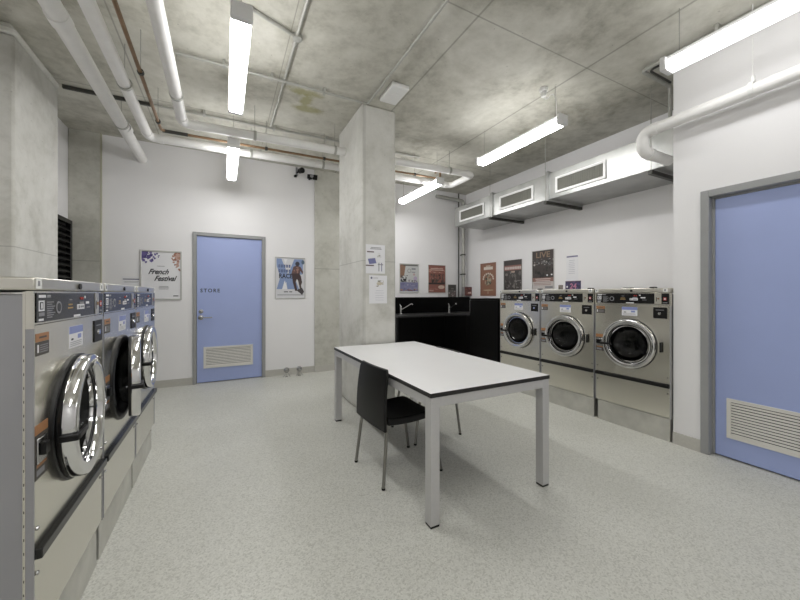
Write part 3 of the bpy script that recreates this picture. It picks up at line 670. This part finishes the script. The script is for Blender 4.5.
# air duct
DX, DZ0, DZ1, DE = 3.81, 2.545, 2.885, 5.15
t = thing('air_duct', 'long galvanised rectangular air duct with three grilles above the right row', 'air duct', (4.15, 3.3, DZ0)); o = t.location
MB().box(DX, AX-.001, JY+.001, DE, DZ0, DZ1, M['duct']).build('duct_body', t, off=o, bevel=.003)
for y in (4.15, 3.10):
    MB().box(DX-.03, AX-.001, y-.02, y+.02, DZ0-.02, DZ1+.03, M['duct']).build('flange', t, off=o, bevel=.003)
for y in (4.17, 3.12, 1.87):
    MB().box(DX-.06, AX-.001, y-.035, y+.005, DZ0-.06, DZ0-.02, M['strut']).build('support_strut', t, off=o, bevel=.003)
    MB().tube([(DX-.045, y-.015, DZ0-.06), (DX-.045, y-.015, H)], .004, M['wire'], 8).build('hanger_rod', t, off=o)
for y in (4.665, 3.66, 2.653):
    g = MB(); y0, y1, z0, z1 = y-.325, y+.325, 2.600, 2.805
    for a in ((y0, y1, z1-.028, z1), (y0, y1, z0, z0+.028), (y0, y0+.028, z0+.028, z1-.028), (y1-.028, y1, z0+.028, z1-.028)): g.box(DX-.015, DX, *a, M['ductframe'])
    gr = g.build('grille_frame', t, off=o)
    g = MB(); g.box(DX-.004, DX-.001, y0+.028, y1-.028, z0+.028, z1-.028, M['ductmesh'])
    for i in range(20): yy = y0+.045+i*.0295; g.box(DX-.010, DX-.004, yy-.003, yy+.003, z0+.03, z1-.03, M['ductmesh'])
    for i in range(4): zz = z0+.055+i*.031; g.box(DX-.008, DX-.004, y0+.03, y1-.03, zz-.002, zz+.002, M['ductmesh'])
    g.build('grille_core', gr, off=o, smooth=False)
# corner riser
t = thing('riser_pipe', 'vertical galvanised pipe in the far right corner, rising from the bench to the ceiling pipe', 'pipe', (4.40, 5.6, 1.235)); o = t.location
MB().tube(fillet([(4.36, 5.60, 1.236), (4.36, 5.60, 3.2), (3.70, 5.60, 3.215)], .08), .036, M['gi'], 18).build('pipe', t, off=o)
for z in (2.10, 1.7): 
    k = MB(); clamp(k, (4.36, 5.60, z), (0,0,1), .037, M['strut']); k.box(4.35, 4.37, 5.63, BY, z-.01, z+.01, M['strut']); k.build('clamp', t, off=o)
MB().tube([(4.285, 5.66, 1.236), (4.285, 5.66, 3.36)], .012, M['strut'], 10).build('thin_pipe', t, off=o)

# security cameras
for x, z, kk, lab in ((1.09, 3.27, 0, 'small black security camera on an upright bracket, left of the pair on the back wall'), (1.27, 3.22, 1, 'small black security camera pointing sideways next to the pilaster')):
    t = thing('security_camera', lab, 'camera', (x, BY, z), 0, 'cameras on the back wall')
    if kk == 0:
        MB().box(-.055, -.025, -.02, 0, -.05, .085, M['grey']).tube([(-.04, -.02, .0), (.0, -.07, .01)], .012, M['blackplastic'], 10).build('bracket', t, bevel=.003)
        MB().lathe([(-.05, .0), (-.05, .04), (.03, .045), (.05, .03), (.05, 0)], (.02, -.09, .02), (.35, -1, -.1), M['blackplastic'], 20).build('camera_body', t)
        MB().lathe([(0, .022), (.03, .02), (.03, 0)], (-.055, -.02, -.055), (-.5, -.5, -.4), M['blackplastic'], 14).build('sensor', t)
    else:
        MB().box(-.03, .0, -.03, 0, -.035, .035, M['blackplastic']).build('bracket', t, bevel=.003)
        MB().lathe([(-.08, 0), (-.08, .036), (-.01, .040), (.005, .030), (.02, .042), (.08, .042), (.08, 0)], (.02, -.07, 0), (1, -.25, -.08), M['blackplastic'], 20).build('camera_body', t)
        MB().lathe([(0, .028), (.006, .028), (.006, 0)], (.0, -.112, .0), (0, -1, 0), M['grey'], 16).build('lens', t)

# floor door stops
for x, y, lab in ((.87, 5.55, 'chrome door stop on the floor by the back wall, nearer the store door'), (1.065, 5.55, 'chrome door stop on the floor by the back wall, nearer the pilaster')):
    t = thing('door_stop', lab, 'door stop', (x, y, 0), 0, 'door stops by the back wall')
    MB().lathe([(-.03, 0), (-.028, .03), (-.01, .042), (.012, .042), (.03, .032), (.034, 0)], (0, 0, .105), (.2, -1, .15), M['steelhw'], 20).build('head', t)
    for dx, dy in ((-.055, -.02), (.05, -.035), (.0, .05)):
        MB().tube([(0, 0, .085), (dx, dy, .004)], .007, M['chrome'], 10).build('leg', t)
    MB().lathe([(0, .022), (.006, .02), (.006, 0)], (0, -.005, 0), (0,0,1), M['chrome'], 16).build('base', t)

# ------------------------------------------------------------------ posters and notices
class Print:
    """flat printed sheet in the local XZ plane facing -Y; origin at its bottom centre"""
    def __init__(s, w, h, paper): s.w, s.h = w, h; s.mb = MB(); s.mb.box(-w/2, w/2, -.0015, 0, 0, h, paper); s.k = 0
    def P(s, u, v): return (-s.w/2+u*s.w, -.0017-s.k*.00004, v*s.h)
    def rect(s, u0, u1, v0, v1, m): s.k += 1; s.mb.poly([s.P(u0, v0), s.P(u1, v0), s.P(u1, v1), s.P(u0, v1)], m); return s
    def pol(s, pts, m): s.k += 1; s.mb.poly([s.P(u, v) for u, v in pts], m); return s
    def ell(s, cu, cv, ru, rv, m, n=14, jit=0):
        s.k += 1; s.mb.poly([s.P(min(1, max(0, cu+ru*(1+random.uniform(-jit, jit))*math.cos(2*PI*i/n))), min(1, max(0, cv+rv*(1+random.uniform(-jit, jit))*math.sin(2*PI*i/n)))) for i in range(n)], m); return s
    def mottle(s, u0, u1, v0, v1, cols, n, a=.06, b=.05):
        for _ in range(n):
            u, v = random.uniform(u0, u1), random.uniform(v0, v1); ru, rv = random.uniform(.3, 1)*a, random.uniform(.3, 1)*b
            ru = max(.004, min(ru, u-u0, u1-u)); rv = max(.004, min(rv, v-v0, v1-v))
            s.ell(u, v, ru, rv, pm(random.choice(cols)), 8, .25)
        return s
    def lines(s, u0, u1, v0, v1, n, m, th=.4):
        for i in range(n):
            v = v0+(v1-v0)*(i+.5)/n; e = random.uniform(0, .15)*(u1-u0); hh = (v1-v0)/n*th/2
            s.rect(u0+e, u1-e, v-hh, v+hh, m)
        return s
def hang(name, pr, label, cat, loc, rz, group=None, frame=None, fw=.012, texts=()):
    if frame or texts:
        t = thing(name, label, cat, loc, rz, group)
        sheet = pr.mb.build('print', t, smooth=False)
        if frame:
            w, h = pr.w, pr.h; f = MB()
            f.box(-w/2-fw*.6, -w/2+fw*.4, -.014, 0, -fw*.6, h+fw*.6, frame); f.box(w/2-fw*.4, w/2+fw*.6, -.014, 0, -fw*.6, h+fw*.6, frame)
            f.box(-w/2+fw*.4, w/2-fw*.4, -.014, 0, -fw*.6, fw*.4, frame); f.box(-w/2+fw*.4, w/2-fw*.4, -.014, 0, h-fw*.4, h+fw*.6, frame)
            f.build('frame', t, bevel=.002)
        for (s_, u, v, size, m, xs, sh) in texts:
            text_mesh('lettering', s_, size, m, sheet, at(-pr.w/2+u*pr.w, -.0017-(pr.k+3)*.00004, v*pr.h, FACE_Y), xs, sh, depth=.00005, bold=.0022)
        return t
    o = pr.mb.build(name, smooth=False, origin=(0,0,0)); o.location = loc; o.rotation_euler = (0,0,rz)
    return tag(o, label, cat, group)
W_, B_, G_ = M['white'], M['ink'], M['grey']
BACKP = 'posters on the back wall behind the bench'; RIGHTP = 'posters on the wall above the right row'
# festival poster
p = Print(.46, .66, W_)
for _ in range(34):
    a = random.uniform(0, PI/2); q = random.random()
    p.ell(.03+q*.42*math.cos(a), .97-q*.30*math.sin(a), .02+.05*(1-q), .015+.035*(1-q), pm(random.choice(['#5b4a98', '#6a5aa8', '#4a3c8a', '#8478b8'])), 9, .4)
for _ in range(34):
    a = random.uniform(0, PI/2); q = random.random()
    p.ell(.97-q*.22*math.cos(a), .97-q*.38*math.sin(a), .02+.045*(1-q), .015+.035*(1-q), pm(random.choice(['#b4704f', '#c08365', '#a85f45', '#cfa08c'])), 9, .4)
p.rect(.40, .58, .685, .695, G_); p.lines(.42, .70, .20, .28, 3, G_, .3); p.rect(.80, .93, .06, .075, B_)
hang('framed_poster', p, 'silver framed festival poster with purple and orange splashes beside the store door', 'poster', (-.77, BY-.001, 1.226), 0, None, M['alu'], .02,
     [('French', .42, .57, .10, B_, .82, .5), ('Festival', .58, .43, .10, B_, .82, .5)])
# cycling poster
p = Print(.46, .65, pm('#d9d9de')); bl = pm('#7f9bd0'); bl2 = pm('#5f7cbc')
p.pol([(.04, .97), (.20, .97), (.42, .58), (.63, .97), (.93, .97), (.93, .60), (.62, .55), (.80, .22), (.40, .22), (.36, .40), (.22, .22), (.04, .22), (.16, .52), (.04, .80)], bl)
p.pol([(.27, .97), (.40, .97), (.34, .85)], W_); p.pol([(.22, .22), (.40, .22), (.31, .44)], W_)
for v in (.79, .67):
    for k in range(5): p.rect(.10+k*.085, .16+k*.085, v-.035, v+.035, pm('#46598f')); p.rect(.12+k*.085, .14+k*.085, v-.015, v+.012, bl)
p.ell(.93, .90, .055, .055, pm('#546f86'))
sk1, sk2 = pm('#4b3436'), pm('#6a4a48')
p.ell(.74, .855, .075, .06, pm('#3c3a48')); p.pol([(.60, .78), (.70, .81), (.84, .79), (.94, .66), (.92, .60), (.84, .68), (.82, .60), (.60, .60), (.52, .56), (.55, .66)], sk2)
p.pol([(.55, .60), (.80, .62), (.86, .55), (.90, .40), (.84, .25), (.80, .40), (.72, .48), (.68, .40), (.74, .18), (.66, .18), (.58, .40)], sk1)
p.pol([(.76, .44), (.82, .44), (.93, .12), (.86, .10)], pm('#58483f')); p.pol([(.70, .20), (.90, .26), (.97, .16), (.90, .08), (.80, .14)], pm('#4a4244'))
p.mottle(.58, .84, .62, .78, ['#8a5b52', '#a4705f', '#5a3c40'], 12, .04, .03)
p.lines(.05, .95, .06, .10, 1, G_, .4); p.rect(.28, .42, .145, .165, B_); p.rect(.46, .56, .145, .165, B_)
hang('poster', p, 'blue and white cycling race poster right of the store door', 'poster', (.953, BY-.001, 1.231), 0, None, M['alu'], .008, [('RACE', .34, .54, .105, B_, .82, 0)])
# laundry sheet at left
p = Print(.20, .30, W_); p.rect(.06, .94, .86, .90, pm('#4b4475')); p.lines(.1, .9, .72, .80, 2, G_, .3)
hang('wall_notice', p, 'small white notice with a dark heading, low beside the festival poster', 'notice', (-1.105, BY-.001, 1.232), 0)
# notices on the column
CY = 3.456
p = Print(.228, .318, W_)
p.lines(.2, .85, .83, .92, 2, G_, .5); p.rect(.06, .42, .725, .765, pm('#6c5258')); p.rect(.0, .42, .255, .295, pm('#6c5258'))
p.pol([(.10, .50), (.48, .54), (.55, .36), (.18, .32)], pm('#7478b4')); p.mottle(.58, .80, .55, .72, ['#b5b5b0', '#9d9d98', '#cfcfca'], 8, .08, .05)
p.rect(.66, .70, .08, .38, G_); p.rect(.80, .85, .08, .38, pm('#8f93b5')); p.rect(.62, .90, .30, .33, G_)
o = hang('wall_notice', p, 'white notice with a blue picture, upper of the two on the column', 'notice', (1.4825, CY, 1.523), 0, 'notices taped to the column')
p = Print(.215, .31, W_); p.ell(.13, .91, .055, .04, pm('#6d7190')); p.rect(.22, .5, .90, .915, G_)
p.mottle(.36, .80, .60, .82, ['#b8a98b', '#d2c8b0', '#8b7f66', '#6a6458'], 16, .10, .06); p.ell(.57, .71, .16, .06, pm('#cfc4a8'))
p.lines(.3, .85, .08, .50, 5, pm('#b9bcc8'), .12)
hang('wall_notice', p, 'white notice with a brown picture, lower of the two on the column', 'notice', (1.515, CY, 1.193), 0, 'notices taped to the column')
# bench posters
z0 = 1.325
p = Print(.415, .545, pm('#cfcfcc'))
p.rect(.03, .97, .04, .36, pm('#7f7fab')); p.rect(.03, .97, .36, .97, pm('#c4c6c4')); p.pol([(.03, .97), (.32, .97), (.24, .60), (.03, .50)], pm('#94694a')); p.rect(.2, .97, .93, .97, pm('#5d5a58'))
p.mottle(.05, .45, .36, .60, ['#3a3a3e', '#57585a', '#2c2c30', '#8b8b90'], 16, .07, .08); p.mottle(.45, .95, .34, .46, ['#6a5560', '#8d7f90', '#4d4650'], 12, .07, .04)
p.mottle(.04, .96, .14, .34, ['#6f6fa0', '#9090b8', '#8585b5', '#a2a0c0'], 20, .12, .03); p.mottle(.04, .96, .05, .13, ['#8b5344', '#a06a50', '#b58a60', '#6d4a48'], 16, .1, .03)
p.ell(.50, .76, .10, .075, pm('#8a8a8a')); p.ell(.50, .76, .075, .055, pm('#c4c6c4')); p.rect(.62, .82, .70, .73, G_); p.rect(.62, .84, .80, .86, pm('#777')if 0 else G_); p.ell(.82, .50, .10, .07, pm('#b9a5c8')); p.rect(.70, .80, .60, .67, pm('#c39a98'))
hang('poster', p, 'poster with a violet foreground on the back wall, nearest the column', 'poster', (3.145, BY-.001, z0), 0, BACKP, M['alu'], .006)
p = Print(.405, .545, pm('#9a5646'))
p.mottle(.02, .98, .72, .92, ['#b5705c', '#d8a890', '#a4604c', '#c98d78'], 22, .14, .03); p.lines(.08, .92, .80, .90, 2, pm('#dcb8a4'), .5)
p.mottle(.03, .97, .30, .68, ['#4a4038', '#5a4a40', '#38322e', '#7a5448', '#6b4a42'], 46, .05, .09); p.mottle(.05, .95, .48, .56, ['#b27a66', '#a06656'], 14, .05, .04)
p.rect(.02, .98, .30, .36, pm('#3c342f')); p.mottle(.05, .6, .08, .24, ['#b0705c', '#a8624e'], 8, .1, .03); p.ell(.76, .20, .19, .07, pm('#d9b9a2')); p.rect(.03, .3, .05, .08, pm('#d0a898'))
hang('poster', p, 'red brown poster with a row of dark figures, left of the corner pipe', 'poster', (3.775, BY-.001, z0), 0, BACKP, M['alu'], .006)
# small flyers on splashback ledge
p = Print(.20, .25, pm('#6a6560')); p.rect(.08, .95, .55, .97, pm('#4c4a44')); p.mottle(.05, .95, .05, .5, ['#a08a8a', '#b59c9a', '#c8b8b4', '#7d5f5c'], 18, .12, .08); p.rect(.35, .7, .62, .72, pm('#77746c'))
q = hang('flyer', p, 'small grey and pink flyer standing on the splashback ledge left of the corner pipe', 'flyer', (4.13, BY-.028, 1.2365), 0, 'flyers on the splashback ledge')
p = Print(.22, .18, pm('#6d3a36')); p.mottle(.3, .97, .08, .9, ['#8c4a40', '#a25a48', '#5c302e'], 14, .12, .12); p.rect(.0, .25, 0, 1, pm('#8f8a8a')); p.rect(.58, .9, .25, .42, pm('#d8b0a4'))
q = hang('flyer', p, 'small dark red flyer taped in front of the corner pipe', 'flyer', (4.385, BY-.115, 1.2365+.02), math.radians(-35), 'flyers on the splashback ledge')
q.location = (4.40, 5.525, 1.26); q.rotation_euler.z = math.radians(-12)
# right wall posters (face -X)
RW = AX-.001; RR = -PI/2
def onr(name, p, lab, cat, y, z, group, frame=None, fw=.006, texts=()): return hang(name, p, lab, cat, (RW, y, z), RR, group, frame, fw, texts)
p = Print(.415, .62, pm('#a0694a')); p.rect(.20, .80, .80, .89, pm('#e0d3c4')); p.rect(.35, .65, .90, .93, pm('#d0bca8'))
for k in range(9): 
    a = PI*k/8; p.ell(.5+.33*math.cos(a), .52+.16*math.sin(a), .045, .03, pm('#e3d6c6'))
p.mottle(.28, .72, .32, .66, ['#4b4a42', '#6d6f5c', '#8b8b70', '#3b3834', '#b5a888'], 30, .07, .07); p.ell(.5, .17, .35, .015, pm('#cdb48c')); p.rect(.46, .52, .05, .14, pm('#c09878'))
onr('poster', p, 'orange brown poster with a circle of small figures above the black cabinet', 'poster', 5.015, 1.265, RIGHTP, pm('#a5705a'), .008)
p = Print(.41, .64, pm('#4a4442')); p.rect(.0, 1, .72, .86, pm('#a0685c')); p.rect(.04, .96, .75, .82, pm('#d8c8c0')); 
for k in range(9): p.rect(.11+k*.095, .125+k*.095, .75, .82, pm('#a0685c'))
p.mottle(.03, .97, .05, .70, ['#5d5754', '#6f6864', '#3a3533', '#857c78', '#4f4a48'], 60, .09, .06); p.rect(.42, .62, .66, .70, pm('#c8a890')); p.mottle(.6, .97, .2, .45, ['#8a8280', '#7d7674'], 10, .1, .06); p.rect(.03, .6, .03, .06, pm('#b07a64'))
onr('poster', p, 'dark poster with pink and white title band, middle of three on the long wall', 'poster', 4.39, 1.25, RIGHTP, pm('#8a8885'), .006)
p = Print(.41, .62, pm('#cfc6c2')); p.rect(0, 1, .26, 1, pm('#4b423e')); p.mottle(.02, .98, .60, .78, ['#3b3a3c', '#565558', '#6d6c6c', '#a9a4a0', '#2c2a2a'], 40, .06, .04)
p.mottle(.02, .98, .30, .60, ['#3a3634', '#4f4845', '#2e2a2a'], 26, .1, .06); p.mottle(.05, .95, .62, .72, ['#d0c8c4', '#b8b0ac'], 8, .03, .03); p.ell(.70, .36, .04, .02, W_); p.ell(.9, .37, .04, .02, W_)
p.rect(0, 1, .20, .30, pm('#9a6a5c')); p.lines(.06, .94, .20, .29, 2, pm('#d8c0b8'), .5); p.lines(.06, .9, .10, .18, 2, pm('#b58a80'), .4); p.rect(.6, .95, .03, .08, G_)
onr('poster', p, 'dark poster headed LIVE with stage figures, right of the three on the long wall', 'poster', 3.755, 1.37, RIGHTP, pm('#c9c6c2'), .006, [('LIVE', .5, .88, .125, pm('#9a7a5c'), 1.2, 0)])
p = Print(.19, .50, W_); p.rect(.03, .97, .945, .985, pm('#6f6f9a')); p.lines(.18, .75, .45, .88, 8, pm('#c9c9d4'), .3)
onr('wall_notice', p, 'long white notice with a violet heading on the wall above the middle washer', 'notice', 3.245, 1.36, None)
# cards standing on the middle right washer
p = Print(.225, .125, pm('#3a345c')); p.mottle(.02, .98, .05, .95, ['#4a4478', '#332d52', '#5a4a80'], 18, .12, .15); p.rect(.05, .95, .93, 1, pm('#6a4a60')); p.ell(.12, .38, .05, .1, W_)
t = hang('display_card', p, 'purple card with pink number 24 standing on the middle right washer', 'card', (4.10, 2.965-.02, 1.3455), RR, 'cards on top of the right washers', None, 0, [('24', .50, .42, .10, pm('#c06a94'), 1, .1)])
MB().poly([(-.06, -.0, .0), (.06, 0, 0), (.05, .05, 0), (-.05, .05, 0)], W_) if 0 else None
p = Print(.07, .075, pm('#7d7068')); p.mottle(.05, .95, .05, .95, ['#6a5f58', '#94877c', '#574e48'], 10, .2, .2)
hang('display_card', p, 'tiny brown card standing left of the purple card', 'card', (4.10, 3.13, 1.3455), RR, 'cards on top of the right washers')
# small fittings on the washer lids
for w_, y in ((2, .25), (1, .23), (0, .15)): MB().box(-.14, -.08, y-.02, y+.02, 1.345, 1.358, M['blackplastic']).build('lid_clip', RWASH[w_], bevel=.004)
MB().lathe([(0, .05), (.010, .05), (.014, .04), (.014, 0)], (-.16, -.10, 1.345), (0,0,1), M['steelhw'], 20).build('lid_disc', RWASH[0])

# ------------------------------------------------------------------ camera, world, view
cam = bpy.data.cameras.new('camera'); co = bpy.data.objects.new('camera', cam); COL.objects.link(co)
co.location = (0, 0, 1.3); co.rotation_euler = (PI/2, 0, -math.radians(27.35))
cam.sensor_width = 36; cam.lens = 340.2/800*36; cam.shift_y = -(293.8-300)/800*-1
cam.clip_start = .05
SC.camera = co
wd = bpy.data.worlds.new('world'); SC.world = wd; wd.use_nodes = True
wd.node_tree.nodes['Background'].inputs['Color'].default_value = (.8, .85, 1, 1); wd.node_tree.nodes['Background'].inputs['Strength'].default_value = .0
SC.view_settings.view_transform = 'Standard'; SC.view_settings.look = 'None'; SC.view_settings.gamma = 1; SC.view_settings.use_curve_mapping = False
SC.view_settings.exposure = 0.6
